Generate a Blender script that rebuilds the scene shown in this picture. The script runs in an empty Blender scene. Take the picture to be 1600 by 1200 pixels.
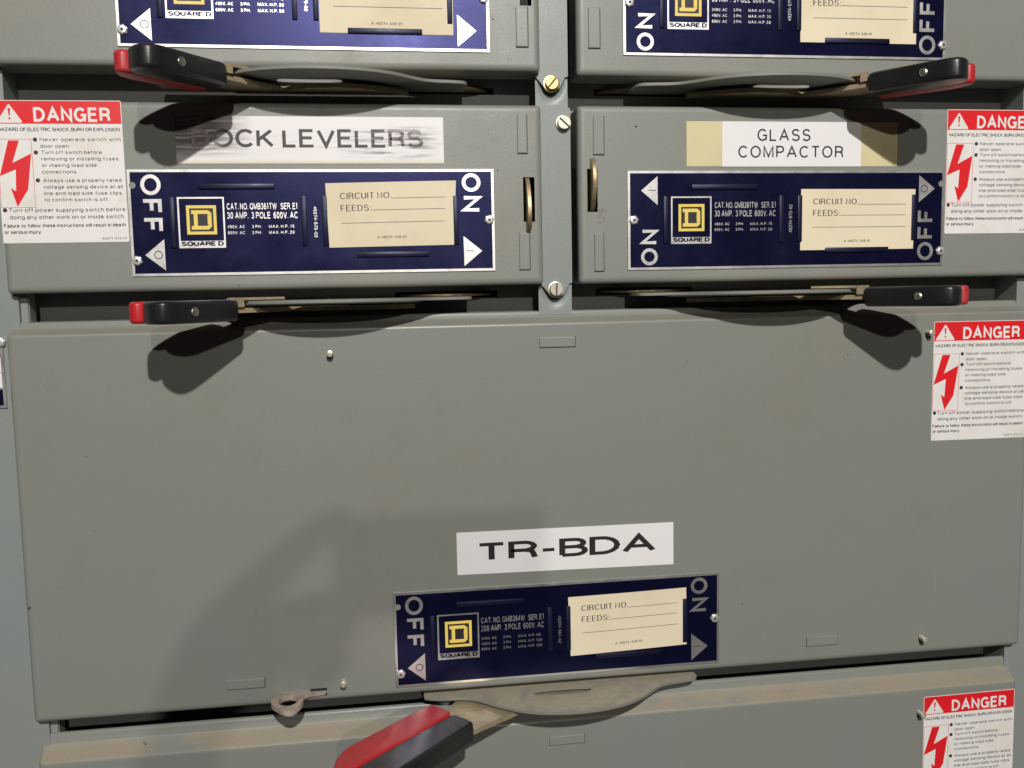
import bpy, bmesh, math, random
from mathutils import Matrix, Vector

C = bpy.context.scene.collection
S = 0.01                      # everything below is measured in centimetres
random.seed(7)

# ------------------------------------------------------------------ camera
RX, RY, RZ = 0.10086625272159712, -0.1402984674899473, -0.03371483464892755
CAM = Vector((11.334450471344358, -80.27860692589362, 5.16999505995928))
F_PX = 1450.0                 # focal length in pixels of the 1600 px wide photograph
Rm = (Matrix.Rotation(RZ, 3, 'Z') @ Matrix.Rotation(RY, 3, 'Y') @ Matrix.Rotation(RX, 3, 'X'))
B0 = Matrix(((1, 0, 0), (0, 0, -1), (0, 1, 0)))
Q = Rm @ B0
cam_d = bpy.data.cameras.new('camera')
cam = bpy.data.objects.new('camera', cam_d)
C.objects.link(cam)
m3 = Matrix((Q[0], -Q[1], -Q[2])).transposed()
cam.matrix_world = Matrix.Translation(CAM * S) @ m3.to_4x4()
cam_d.sensor_width = 36.0
cam_d.lens = 36.0 * F_PX / 1600.0
cam_d.clip_start = 0.01
cam_d.clip_end = 100
bpy.context.scene.camera = cam

# ------------------------------------------------------------------ light
W = bpy.data.worlds.new('World')
bpy.context.scene.world = W
W.use_nodes = True
W.node_tree.nodes['Background'].inputs[0].default_value = (0.9, 0.95, 1.0, 1)
W.node_tree.nodes['Background'].inputs[1].default_value = 0.018


def lamp(name, loc, power, radius, col):
    d = bpy.data.lights.new(name, 'POINT')
    d.energy = power
    d.shadow_soft_size = radius
    d.color = col
    o = bpy.data.objects.new(name, d)
    o.location = Vector(loc) * S
    C.objects.link(o)
    return o


lamp('ceiling_lamp', (24, -300, 178), 425, 0.035, (1.0, 0.972, 0.92))
lamp('ceiling_lamp', (30, -640, 190), 285, 0.06, (1.0, 0.94, 0.86))

vs = bpy.context.scene.view_settings
vs.view_transform = 'Standard'
vs.look = 'None'
vs.exposure = 0.0
vs.gamma = 1.0

# ------------------------------------------------------------------ materials


def new_mat(name):
    m = bpy.data.materials.new(name)
    m.use_nodes = True
    nt = m.node_tree
    return m, nt, nt.nodes['Principled BSDF']


def N(nt, typ, **kw):
    n = nt.nodes.new(typ)
    for k, v in kw.items():
        if k.startswith('i_'):
            n.inputs[k[2:].replace('_', ' ')].default_value = v
        else:
            setattr(n, k, v)
    return n


def coords(nt, scale=(1, 1, 1), rot=(0, 0, 0), src='Object', loc=(0, 0, 0)):
    tc = N(nt, 'ShaderNodeTexCoord')
    mp = N(nt, 'ShaderNodeMapping')
    mp.inputs['Scale'].default_value = scale
    mp.inputs['Rotation'].default_value = rot
    mp.inputs['Location'].default_value = loc
    oi = N(nt, 'ShaderNodeObjectInfo')
    ad = N(nt, 'ShaderNodeVectorMath', operation='MULTIPLY_ADD')
    nt.links.new(oi.outputs['Random'], ad.inputs[0])
    ad.inputs[1].default_value = (3.1, 1.7, 4.3)
    nt.links.new(tc.outputs[src], ad.inputs[2])
    nt.links.new(ad.outputs[0], mp.inputs['Vector'])
    return mp.outputs['Vector']


def noise(nt, vec, scale, detail=3, rough=0.55):
    n = N(nt, 'ShaderNodeTexNoise')
    n.inputs['Scale'].default_value = scale
    n.inputs['Detail'].default_value = detail
    n.inputs['Roughness'].default_value = rough
    nt.links.new(vec, n.inputs['Vector'])
    return n.outputs['Fac']


def ramp(nt, fac, p0, p1, c0=0.0, c1=1.0):
    r = N(nt, 'ShaderNodeMapRange')
    r.inputs['From Min'].default_value = p0
    r.inputs['From Max'].default_value = p1
    r.inputs['To Min'].default_value = c0
    r.inputs['To Max'].default_value = c1
    nt.links.new(fac, r.inputs['Value'])
    return r.outputs['Result']


def mixc(nt, fac, a, b):
    n = N(nt, 'ShaderNodeMix', data_type='RGBA')
    if isinstance(fac, (int, float)):
        n.inputs[0].default_value = fac
    else:
        nt.links.new(fac, n.inputs[0])
    for i, v in ((6, a), (7, b)):
        if isinstance(v, (tuple, list)):
            n.inputs[i].default_value = (*v, 1) if len(v) == 3 else v
        else:
            nt.links.new(v, n.inputs[i])
    return n.outputs[2]


def mathn(nt, op, a, b=None):
    n = N(nt, 'ShaderNodeMath', operation=op)
    n.use_clamp = op in ('MULTIPLY', 'ADD', 'SUBTRACT')
    for i, v in enumerate((a, b)):
        if v is None:
            continue
        if isinstance(v, (int, float)):
            n.inputs[i].default_value = v
        else:
            nt.links.new(v, n.inputs[i])
    return n.outputs[0]


def bump(nt, bs, height, strength, dist, prev=None):
    b = N(nt, 'ShaderNodeBump')
    b.inputs['Strength'].default_value = strength
    b.inputs['Distance'].default_value = dist
    nt.links.new(height, b.inputs['Height'])
    if prev is not None:
        nt.links.new(prev, b.inputs['Normal'])
    nt.links.new(b.outputs['Normal'], bs.inputs['Normal'])
    return b.outputs['Normal']


def paint(name, base, dust=0.0, rough=0.42, specks=True, grime=0.28):
    m, nt, bs = new_mat(name)
    v = coords(nt)
    big = noise(nt, v, 5.5, 4, 0.6)
    mid = noise(nt, v, 26, 5, 0.6)
    fine = noise(nt, v, 900, 2, 0.6)
    col = mixc(nt, ramp(nt, big, 0.35, 0.7), base, tuple(c * f for c, f in zip(base, (1.04, 0.98, 0.91))))
    # faint olive/brown handling stains
    st = mathn(nt, 'MULTIPLY', ramp(nt, mid, 0.52, 0.72), ramp(nt, big, 0.45, 0.62))
    col = mixc(nt, mathn(nt, 'MULTIPLY', st, grime), col, (base[0] * 0.80, base[1] * 0.74, base[2] * 0.56))
    col = mixc(nt, ramp(nt, fine, 0.3, 0.7, 0.0, 0.16), col, tuple(c * 0.6 for c in base))
    if specks:
        vo = N(nt, 'ShaderNodeTexVoronoi')
        vo.inputs['Scale'].default_value = 38
        nt.links.new(v, vo.inputs['Vector'])
        sp = N(nt, 'ShaderNodeSeparateColor')
        nt.links.new(vo.outputs['Color'], sp.inputs[0])
        dsel = ramp(nt, sp.outputs[0], 0.90, 0.92)
        wsel = ramp(nt, sp.outputs[1], 0.93, 0.95)
        dk = mathn(nt, 'MULTIPLY', ramp(nt, vo.outputs['Distance'], 0.030, 0.016), dsel)
        wh = mathn(nt, 'MULTIPLY', ramp(nt, vo.outputs['Distance'], 0.022, 0.012), wsel)
        col = mixc(nt, mathn(nt, 'MULTIPLY', dk, 0.75), col, (0.05, 0.045, 0.035))
        col = mixc(nt, mathn(nt, 'MULTIPLY', wh, 0.7), col, (0.7, 0.68, 0.62))
    sc = noise(nt, coords(nt, (14, 14, 260), (0, 0.9, 0)), 1.0, 4, 0.7)
    sc2 = noise(nt, coords(nt, (220, 14, 10), (0, 0.25, 0)), 1.0, 4, 0.7)
    scr = mathn(nt, 'MULTIPLY', mathn(nt, 'ADD', ramp(nt, sc, 0.735, 0.76), ramp(nt, sc2, 0.735, 0.76)), 0.35)
    col = mixc(nt, scr, col, tuple(min(1, c * 1.5) for c in base))
    if dust > 0:
        g = N(nt, 'ShaderNodeNewGeometry')
        sx = N(nt, 'ShaderNodeSeparateXYZ')
        nt.links.new(g.outputs['True Normal'], sx.inputs[0])
        up = ramp(nt, sx.outputs['Z'], 0.42, 0.60)
        dn = noise(nt, coords(nt, (1, 1, 3)), 11, 7, 0.75)
        dfac = mathn(nt, 'MULTIPLY', up, ramp(nt, dn, 0.40, 0.50, 0.12, 1.0))
        gr = noise(nt, v, 700, 3, 0.7)
        dcol = mixc(nt, gr, (0.37, 0.32, 0.235), (0.25, 0.222, 0.17))
        tc2 = N(nt, 'ShaderNodeTexCoord')
        s2 = N(nt, 'ShaderNodeSeparateXYZ')
        nt.links.new(tc2.outputs['Object'], s2.inputs[0])
        wob = noise(nt, coords(nt, (1, 1, 1)), 30, 4, 0.7)
        front = ramp(nt, s2.outputs['Y'], 0.0135, 0.0127)
        df = mathn(nt, 'MULTIPLY', mathn(nt, 'MULTIPLY', dfac, front), mathn(nt, 'MULTIPLY', ramp(nt, wob, 0.30, 0.42, 0.45, 1.0), dust))
        col = mixc(nt, df, col, dcol)
        nt.links.new(mathn(nt, 'ADD', mathn(nt, 'MULTIPLY', up, 0.35), rough - 0.08), bs.inputs['Roughness'])
    else:
        nt.links.new(ramp(nt, mid, 0.3, 0.7, rough - 0.05, rough + 0.08), bs.inputs['Roughness'])
    nt.links.new(col, bs.inputs['Base Color'])
    bs.inputs['Specular IOR Level'].default_value = 0.5
    op = noise(nt, v, 420, 2, 0.5)
    n1 = bump(nt, bs, op, 0.35, 0.00022)
    bump(nt, bs, noise(nt, v, 9, 1, 0.5), 0.22, 0.0012, n1)
    return m


def plain(name, base, rough=0.5, metal=0.0, var=0.12, bscale=600, bstr=0.15, spec=0.5, dirt=None, dsc=60):
    m, nt, bs = new_mat(name)
    v = coords(nt)
    n1 = noise(nt, v, dsc, 5, 0.65)
    n2 = noise(nt, v, bscale, 3, 0.6)
    col = mixc(nt, ramp(nt, n1, 0.35, 0.65, 0, 1), base, tuple(c * (1 - var) for c in base))
    if dirt:
        col = mixc(nt, mathn(nt, 'MULTIPLY', ramp(nt, n1, 0.50, 0.68), dirt[1]), col, dirt[0])
    nt.links.new(col, bs.inputs['Base Color'])
    nt.links.new(ramp(nt, n1, 0.3, 0.7, rough - 0.06, rough + 0.08), bs.inputs['Roughness'])
    bs.inputs['Metallic'].default_value = metal
    bs.inputs['Specular IOR Level'].default_value = spec
    bump(nt, bs, n2, bstr, 0.0002)
    return m


GREY = (0.245, 0.259, 0.240)
M = {}
M['paint'] = paint('grey_paint', GREY, 0.0)
M['paint_dust'] = paint('dusty_grey_paint', GREY, 0.95)
M['paint_dust_light'] = paint('lightly_dusty_grey_paint', GREY, 0.38)
M['paint_frame'] = paint('blue_grey_frame_paint', (0.255, 0.285, 0.285), 0.0, grime=0.15)
M['paint_recess_shade'] = paint('shaded_recess_paint', (0.20, 0.205, 0.20), 0.5, rough=0.55, specks=False)  # the cover grey made darker: recess shade is put into this colour
M['dark'] = plain('interior_shade', (0.02, 0.02, 0.02), 0.8)  # near-black tone standing in for shade inside openings
M['navy'] = plain('navy_enamel', (0.0115, 0.0125, 0.060), 0.29, metal=0.70, var=0.1, dirt=((0.017, 0.017, 0.062), 0.3), dsc=25, spec=0.4)
M['alu'] = plain('aluminium', (0.84, 0.83, 0.81), 0.35, metal=0.9, var=0.12, bscale=300)
M['print'] = plain('bare_aluminium_print', (0.84, 0.83, 0.81), 0.36, metal=0.9, var=0.08)
M['navy_tab'] = plain('navy_tab_enamel', (0.010, 0.011, 0.040), 0.42, metal=0.35, var=0.1, spec=0.45)
M['yellow'] = plain('yellow_enamel', (0.90, 0.68, 0.15), 0.4, var=0.08)
M['blackink'] = plain('black_ink', (0.018, 0.017, 0.018), 0.5)
M['greyink'] = plain('grey_ink', (0.10, 0.09, 0.10), 0.6)
M['cream'] = plain('cream_card', (0.82, 0.725, 0.53), 0.7, var=0.06, dirt=((0.70, 0.57, 0.36), 0.3), spec=0.25, dsc=14)
M['sticker'] = plain('sticker_white', (0.84, 0.82, 0.80), 0.45, var=0.04, dirt=((0.68, 0.60, 0.42), 0.35), dsc=30)
M['red'] = plain('sticker_red', (0.82, 0.014, 0.022), 0.42, var=0.12)
M['whitelabel'] = plain('white_label', (0.86, 0.845, 0.845), 0.4, var=0.04, dsc=40)
M['yellowed'] = plain('yellowed_tape', (0.72, 0.64, 0.38), 0.35, var=0.08, dirt=((0.50, 0.40, 0.18), 0.45), dsc=26)
M['brass'] = plain('zinc_brass', (0.72, 0.52, 0.24), 0.30, metal=0.95, var=0.25, bscale=250, bstr=0.4)
M['zinc'] = plain('pale_zinc', (0.70, 0.66, 0.54), 0.36, metal=0.55, var=0.2, bscale=250, bstr=0.4)
M['bronze'] = plain('old_bronze', (0.50, 0.38, 0.22), 0.42, metal=0.6, var=0.4, bscale=200, bstr=0.6, dirt=((0.10, 0.08, 0.05), 0.6))
M['steel'] = plain('galvanised_steel', (0.48, 0.48, 0.46), 0.42, metal=0.75, var=0.25, dirt=((0.34, 0.28, 0.19), 0.5), bscale=300, bstr=0.4)
M['rivet'] = plain('rivet_aluminium', (0.80, 0.79, 0.77), 0.35, metal=0.6, var=0.1)
M['blackplastic'] = plain('black_plastic', (0.016, 0.016, 0.018), 0.33, var=0.2, bscale=500, bstr=0.35, dirt=((0.04, 0.038, 0.036), 0.3), dsc=45)
M['redplastic'] = plain('red_plastic', (0.55, 0.02, 0.028), 0.42, var=0.18, bscale=500, bstr=0.3, dirt=((0.52, 0.12, 0.12), 0.5), dsc=40)
M['lug'] = plain('dusty_lug_steel', (0.56, 0.46, 0.38), 0.6, metal=0.15, var=0.3, bscale=180, bstr=0.8, dirt=((0.24, 0.16, 0.09), 0.6))


def guard_material():
    m, nt, bs = new_mat('dusty_guard_plate')
    v = coords(nt)
    g = N(nt, 'ShaderNodeNewGeometry')
    sx = N(nt, 'ShaderNodeSeparateXYZ')
    nt.links.new(g.outputs['True Normal'], sx.inputs[0])
    up = ramp(nt, sx.outputs['Z'], 0.5, 0.8)
    n1 = noise(nt, v, 55, 6, 0.7)
    n2 = noise(nt, v, 700, 3, 0.7)
    dcol = mixc(nt, ramp(nt, n2, 0.3, 0.7), (0.48, 0.43, 0.33), (0.34, 0.30, 0.23))
    col = mixc(nt, mathn(nt, 'MULTIPLY', up, ramp(nt, n1, 0.3, 0.55, 0.35, 1.0)), (0.22, 0.225, 0.205), dcol)
    nt.links.new(col, bs.inputs['Base Color'])
    bs.inputs['Roughness'].default_value = 0.55
    bump(nt, bs, n2, 0.4, 0.0003)
    return m


M['guard'] = guard_material()


def scuffed_label(name, is_ink):
    """dock levelers sticker: brown-grey scuff streaks rubbing through print and paper (label-local coordinates, metres)"""
    m, nt, bs = new_mat(name)
    tc = N(nt, 'ShaderNodeTexCoord')
    sx = N(nt, 'ShaderNodeSeparateXYZ')
    nt.links.new(tc.outputs['Object'], sx.inputs[0])
    x, z = sx.outputs['X'], sx.outputs['Z']
    # streaks run left-low to right-high on the right, nearly level elsewhere
    wv = noise(nt, coords(nt, (1, 1, 1)), 14, 2, 0.5)
    mp = coords(nt, (3.2, 1, 95), (0, 0.05, 0))
    warp = N(nt, 'ShaderNodeVectorMath', operation='ADD')
    cb = N(nt, 'ShaderNodeCombineXYZ')
    nt.links.new(ramp(nt, wv, 0.0, 1.0, -0.9, 0.9), cb.inputs['Z'])
    nt.links.new(mp, warp.inputs[0])
    nt.links.new(cb.outputs[0], warp.inputs[1])
    s1 = noise(nt, warp.outputs[0], 4.0, 5, 0.75)
    mp2 = coords(nt, (5, 1, 85), (0, 0.50, 0))
    s2 = noise(nt, mp2, 4.5, 5, 0.75)
    # horizontal band at mid height
    zc = ramp(nt, mathn(nt, 'ABSOLUTE', mathn_raw(nt, 'ADD', z, 0.0195)), 0.013, 0.004)
    leftw = ramp(nt, x, 0.062, 0.030)
    rightw = ramp(nt, x, 0.125, 0.175)
    rightw = mathn(nt, 'MULTIPLY', rightw, ramp(nt, x, 0.215, 0.198))
    k1 = ramp(nt, s1, 0.50, 0.66)
    k2 = ramp(nt, s2, 0.47, 0.60)
    faint = mathn(nt, 'MULTIPLY', mathn(nt, 'MULTIPLY', k1, zc), 0.26)
    lft = mathn(nt, 'MULTIPLY', mathn(nt, 'MULTIPLY', ramp(nt, s1, 0.38, 0.50), leftw), ramp(nt, z, -0.034, -0.024))
    rgt = mathn(nt, 'MULTIPLY', mathn(nt, 'MULTIPLY', k2, rightw), ramp(nt, mathn(nt, 'ABSOLUTE', mathn_raw(nt, 'ADD', z, 0.021)), 0.015, 0.009))
    if is_ink:
        er = mathn(nt, 'ADD', mathn(nt, 'MULTIPLY', ramp(nt, s1, 0.36, 0.46), ramp(nt, x, 0.038, 0.026)),
                   mathn(nt, 'MULTIPLY', ramp(nt, s2, 0.47, 0.55), ramp(nt, x, 0.160, 0.180)))
        er = mathn(nt, 'ADD', er, mathn(nt, 'MULTIPLY', mathn(nt, 'MULTIPLY', ramp(nt, s2, 0.54, 0.60), ramp(nt, x, 0.13, 0.16)), 0.8))
        col = mixc(nt, er, (0.018, 0.016, 0.016), (0.34, 0.30, 0.29))
    else:
        col = mixc(nt, faint, (0.82, 0.80, 0.80), (0.26, 0.20, 0.19))
        col = mixc(nt, mathn(nt, 'MULTIPLY', lft, 0.9), col, (0.085, 0.062, 0.056))
        col = mixc(nt, mathn(nt, 'MULTIPLY', rgt, 0.9), col, (0.10, 0.08, 0.08))
        edge = ramp(nt, z, -0.0345, -0.038)
        col = mixc(nt, mathn(nt, 'MULTIPLY', edge, 0.6), col, (0.66, 0.57, 0.30))
    nt.links.new(col, bs.inputs['Base Color'])
    bs.inputs['Roughness'].default_value = 0.45
    return m


def mathn_raw(nt, op, a, b):
    n = N(nt, 'ShaderNodeMath', operation=op)
    nt.links.new(a, n.inputs[0])
    n.inputs[1].default_value = b
    return n.outputs[0]


M['dock_paper'] = scuffed_label('scuffed_white_label', False)
M['dock_ink'] = scuffed_label('scuffed_black_print', True)

# ------------------------------------------------------------------ mesh helpers


def finish(bm, name, mat, parent=None, loc=(0, 0, 0), smooth=False, angle=35, tri=False):
    me = bpy.data.meshes.new(name)
    bmesh.ops.recalc_face_normals(bm, faces=bm.faces[:])
    for v in bm.verts:
        v.co *= S
    if smooth:
        for f in bm.faces:
            f.smooth = True
    bm.to_mesh(me)
    bm.free()
    if smooth:
        me.set_sharp_from_angle(angle=math.radians(angle))
    me.materials.append(mat)
    return link(name, me, parent, loc)


def link(name, me, parent=None, loc=(0, 0, 0), rot=None):
    o = bpy.data.objects.new(name, me)
    C.objects.link(o)
    o.location = Vector(loc) * S
    if rot:
        o.rotation_euler = rot
    if parent is not None:
        o.parent = parent
    return o


def thing(name, label, cat, loc, group=None):
    o = bpy.data.objects.new(name, None)
    C.objects.link(o)
    o.empty_display_size = 0.02
    o.location = Vector(loc) * S
    o['label'] = label
    o['category'] = cat
    if group:
        o['group'] = group
    return o


def box(bm, x0, x1, y0, y1, z0, z1, bev=0.0, seg=2):
    r = bmesh.ops.create_cube(bm, size=1.0)
    vs_ = r['verts']
    for v in vs_:
        v.co = Vector((x0 + (v.co.x + .5) * (x1 - x0), y0 + (v.co.y + .5) * (y1 - y0), z0 + (v.co.z + .5) * (z1 - z0)))
    if bev > 0:
        es = list({e for v in vs_ for e in v.link_edges})
        bmesh.ops.bevel(bm, geom=es, offset=bev, segments=seg, affect='EDGES', profile=0.5, clamp_overlap=True)


def prism(bm, pts, a0, a1, axis='z', bev=0.0, seg=2):
    """extrude a closed polygon. axis z: pts are (x,y); axis y: pts are (x,z); axis x: pts are (y,z)"""
    def P(p, a):
        return {'z': (p[0], p[1], a), 'y': (p[0], a, p[1]), 'x': (a, p[0], p[1])}[axis]
    lo = [bm.verts.new(P(p, a0)) for p in pts]
    hi = [bm.verts.new(P(p, a1)) for p in pts]
    n = len(pts)
    bm.faces.new(lo)
    bm.faces.new(hi[::-1])
    for i in range(n):
        bm.faces.new((lo[i], hi[i], hi[(i + 1) % n], lo[(i + 1) % n]))
    if bev > 0:
        es = [e for e in {e for v in lo + hi for e in v.link_edges} if (e.verts[0] in lo) == (e.verts[1] in lo)]
        bmesh.ops.recalc_face_normals(bm, faces=bm.faces[:])
        bmesh.ops.bevel(bm, geom=es, offset=bev, segments=seg, affect='EDGES', profile=0.5, clamp_overlap=True)


def ring_prism(bm, outer, inner, a0, a1, axis='z'):
    """plate with one hole: outer and inner loops have the same number of points"""
    def P(p, a):
        return {'z': (p[0], p[1], a), 'y': (p[0], a, p[1]), 'x': (a, p[0], p[1])}[axis]
    L = [[bm.verts.new(P(p, a)) for p in lp] for lp in (outer, inner) for a in (a0, a1)]
    n = len(outer)
    for i in range(n):
        j = (i + 1) % n
        bm.faces.new((L[0][i], L[0][j], L[2][j], L[2][i]))
        bm.faces.new((L[1][i], L[3][i], L[3][j], L[1][j]))
        bm.faces.new((L[0][i], L[1][i], L[1][j], L[0][j]))
        bm.faces.new((L[2][i], L[2][j], L[3][j], L[3][i]))


def cyl_y(bm, x, z, r, y0, y1, seg=24, dome=0.0, bev=0.0, phase=0.0):
    """cylinder along Y, y0 = front (towards viewer)"""
    rings = [(y1, r), (y0 + bev, r)]
    if bev > 0:
        for k in range(1, 4):
            a = k / 3 * math.pi / 2
            rings.append((y0 + bev * (1 - math.sin(a)), r - bev * (1 - math.cos(a))))
    rl = rings[-1][1]
    if dome > 0:
        for k in (1, 2, 3):
            a = k / 4 * math.pi / 2
            rings.append((y0 - dome * math.sin(a), rl * math.cos(a)))
    prev = None
    for y, rr in rings:
        cur = [bm.verts.new((x + rr * math.cos(phase + 2 * math.pi * i / seg), y, z + rr * math.sin(phase + 2 * math.pi * i / seg))) for i in range(seg)]
        if prev:
            for i in range(seg):
                bm.faces.new((prev[i], prev[(i + 1) % seg], cur[(i + 1) % seg], cur[i]))
        prev = cur
    bm.faces.new(prev)


def smooth_loop(pts, it=2):
    for _ in range(it):
        out = []
        n = len(pts)
        for i in range(n):
            a, b = pts[i], pts[(i + 1) % n]
            out.append((a[0] * .75 + b[0] * .25, a[1] * .75 + b[1] * .25))
            out.append((a[0] * .25 + b[0] * .75, a[1] * .25 + b[1] * .75))
        pts = out
    return pts


def smooth_open(pts, it=2):
    for _ in range(it):
        out = [pts[0]]
        for a, b in zip(pts[:-1], pts[1:]):
            out.append((a[0] * .75 + b[0] * .25, a[1] * .75 + b[1] * .25))
            out.append((a[0] * .25 + b[0] * .75, a[1] * .25 + b[1] * .75))
        out.append(pts[-1])
        pts = out
    return pts

# ------------------------------------------------------------------ lettering


def _arc(cx, cy, rx, ry, a0, a1, n=None):
    n = n or max(3, int(abs(a1 - a0) / 22))
    return [(cx + rx * math.cos(math.radians(a0 + (a1 - a0) * i / n)), cy + ry * math.sin(math.radians(a0 + (a1 - a0) * i / n))) for i in range(n + 1)]


def _glyph_table():
    """stroke skeletons: width and polylines, cap height 1, x-height .72"""
    A = _arc
    X = .72
    G = {}
    G['A'] = (.74, [[(0, 0), (.37, 1), (.74, 0)], [(.14, .33), (.60, .33)]])
    G['B'] = (.58, [[(0, 0), (0, 1)] + [(.30, 1)] + A(.32, .765, .23, .235, 90, -90) + [(0, .53)], [(0, .53), (.32, .53)] + A(.33, .265, .26, .265, 90, -90) + [(0, 0)]])
    G['C'] = (.68, [A(.37, .5, .37, .5, 42, 318)])
    G['D'] = (.65, [[(0, 0), (0, 1), (.26, 1)] + A(.26, .5, .39, .5, 75, -75) + [(.26, 0), (0, 0)]])
    G['E'] = (.54, [[(.54, 1), (0, 1), (0, 0), (.56, 0)], [(0, .53), (.49, .53)]])
    G['F'] = (.50, [[(.50, 1), (0, 1), (0, 0)], [(0, .50), (.43, .50)]])
    G['G'] = (.72, [A(.37, .5, .37, .5, 42, 320) + [(.69, .12), (.72, .46), (.42, .46)]])
    G['H'] = (.62, [[(0, 0), (0, 1)], [(.62, 0), (.62, 1)], [(0, .53), (.62, .53)]])
    G['I'] = (0.0, [[(0, 0), (0, 1)]])
    G['K'] = (.60, [[(0, 0), (0, 1)], [(.58, 1), (.02, .40)], [(.20, .58), (.62, 0)]])
    G['L'] = (.50, [[(0, 1), (0, 0), (.50, 0)]])
    G['M'] = (.74, [[(0, 0), (0, 1), (.37, .05), (.74, 1), (.74, 0)]])
    G['N'] = (.62, [[(0, 0), (0, 1), (.62, 0), (.62, 1)]])
    G['O'] = (.76, [A(.38, .5, .38, .5, 90, 450, 24)])
    G['P'] = (.56, [[(0, 0), (0, 1), (.30, 1)] + A(.31, .73, .25, .27, 85, -85) + [(0, .46)]])
    G['Q'] = (.76, [A(.38, .5, .38, .5, 90, 450, 24), [(.46, .25), (.74, -.04)]])
    G['R'] = (.60, [[(0, 0), (0, 1), (.32, 1)] + A(.33, .745, .25, .255, 85, -85) + [(0, .49)], [(.34, .49), (.52, .42), (.56, .25), (.60, 0)]])
    G['S'] = (.60, [A(.30, .745, .27, .255, 22, 255, 9) + A(.30, .255, .30, .26, 78, -158, 10)])
    G['T'] = (.60, [[(0, 1), (.60, 1)], [(.30, 1), (.30, 0)]])
    G['U'] = (.60, [[(0, 1), (0, .32)] + A(.30, .30, .30, .30, 180, 360) + [(.60, 1)]])
    G['V'] = (.68, [[(0, 1), (.34, 0), (.68, 1)]])
    G['W'] = (.96, [[(0, 1), (.24, 0), (.48, 1), (.72, 0), (.96, 1)]])
    G['X'] = (.62, [[(0, 0), (.62, 1)], [(0, 1), (.62, 0)]])
    G['Z'] = (.58, [[(0, 1), (.58, 1), (0, 0), (.60, 0)]])
    G['a'] = (.46, [[(.03, .56)] + A(.22, .50, .20, .22, 140, 10) + [(.42, .12), (.48, 0)], A(.20, .19, .20, .19, 60, 330) + [(.42, .22)], [(.42, .42), (.14, .36)]])
    G['b'] = (.46, [[(0, 0), (0, 1)], A(.23, .36, .23, .36, 90, 450, 16)])
    G['c'] = (.42, [A(.23, .36, .23, .36, 45, 315)])
    G['d'] = (.46, [[(.46, 0), (.46, 1)], A(.23, .36, .23, .36, 90, 450, 16)])
    G['e'] = (.46, [[(0, .37), (.46, .37)] + A(.23, .36, .23, .36, 12, 315)[0:]])
    G['f'] = (.24, [[(.26, .99), (.16, .98), (.11, .86), (.11, 0)], [(0, .68), (.25, .68)]])
    G['g'] = (.46, [[(.46, .72), (.46, -.05)] + A(.23, -.06, .23, .20, 0, -150), A(.23, .37, .23, .35, 90, 450, 16)])
    G['h'] = (.42, [[(0, 0), (0, 1)], [(0, .46)] + A(.21, .46, .21, .26, 160, 0) + [(.42, 0)]])
    G['i'] = (0.0, [[(0, 0), (0, .72)], [(0, .88), (0, 1)]])
    G['j'] = (.08, [[(.08, .72), (.08, -.14), (0, -.24)], [(.08, .88), (.08, 1)]])
    G['k'] = (.40, [[(0, 0), (0, 1)], [(.38, .72), (.02, .30)], [(.14, .44), (.42, 0)]])
    G['l'] = (0.0, [[(0, 0), (0, 1)]])
    G['m'] = (.68, [[(0, 0), (0, .72)], [(0, .48)] + A(.17, .50, .17, .22, 160, 0) + [(.34, 0)], [(.34, .48)] + A(.51, .50, .17, .22, 160, 0) + [(.68, 0)]])
    G['n'] = (.42, [[(0, 0), (0, .72)], [(0, .46)] + A(.21, .46, .21, .26, 160, 0) + [(.42, 0)]])
    G['o'] = (.46, [A(.23, .36, .23, .36, 90, 450, 18)])
    G['p'] = (.46, [[(0, -.26), (0, .72)], A(.23, .36, .23, .36, 90, 450, 16)])
    G['r'] = (.24, [[(0, 0), (0, .72)], [(0, .42), (.06, .62), (.15, .70), (.26, .70)]])
    G['s'] = (.40, [A(.20, .54, .18, .18, 25, 255, 7) + A(.20, .18, .20, .18, 78, -155, 8)])
    G['t'] = (.24, [[(.11, .92), (.11, .12), (.16, .02), (.25, .01)], [(0, .70), (.24, .70)]])
    G['u'] = (.42, [[(0, .72), (0, .26)] + A(.21, .26, .21, .26, 180, 340) + [(.42, .28)], [(.42, .72), (.42, 0)]])
    G['v'] = (.44, [[(0, .72), (.22, 0), (.44, .72)]])
    G['w'] = (.64, [[(0, .72), (.16, 0), (.32, .72), (.48, 0), (.64, .72)]])
    G['y'] = (.44, [[(0, .72), (.22, .03)], [(.44, .72), (.18, -.16), (.10, -.25), (.02, -.24)]])
    G['0'] = (.48, [A(.24, .5, .24, .5, 90, 450, 20)])
    G['1'] = (.30, [[(.02, .78), (.20, 1.0), (.20, 0)]])
    G['2'] = (.48, [A(.24, .73, .23, .27, 165, -20, 7) + [(.40, .50), (0, 0), (.50, 0)]])
    G['3'] = (.48, [A(.23, .75, .21, .25, 155, -75, 8), [(.20, .52)] + A(.22, .27, .25, .27, 80, -155, 9)])
    G['4'] = (.50, [[(.38, 0), (.38, 1), (0, .30), (.52, .30)]])
    G['5'] = (.48, [[(.44, 1), (.08, 1), (.03, .52)] + A(.23, .32, .25, .32, 130, -150, 10)])
    G['6'] = (.48, [A(.24, .30, .24, .30, 90, 450, 16), [(.44, .86)] + A(.27, .60, .27, .40, 75, 180, 6) + [(0, .32)]])
    G['7'] = (.46, [[(0, 1), (.46, 1), (.16, 0)]])
    G['8'] = (.48, [A(.24, .76, .20, .24, 90, 450, 14), A(.24, .27, .24, .27, 90, 450, 16)])
    G['9'] = (.48, [A(.24, .70, .24, .30, 90, 450, 16), [(.48, .68)] + A(.21, .40, .27, .40, 0, -105, 6)])
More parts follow.
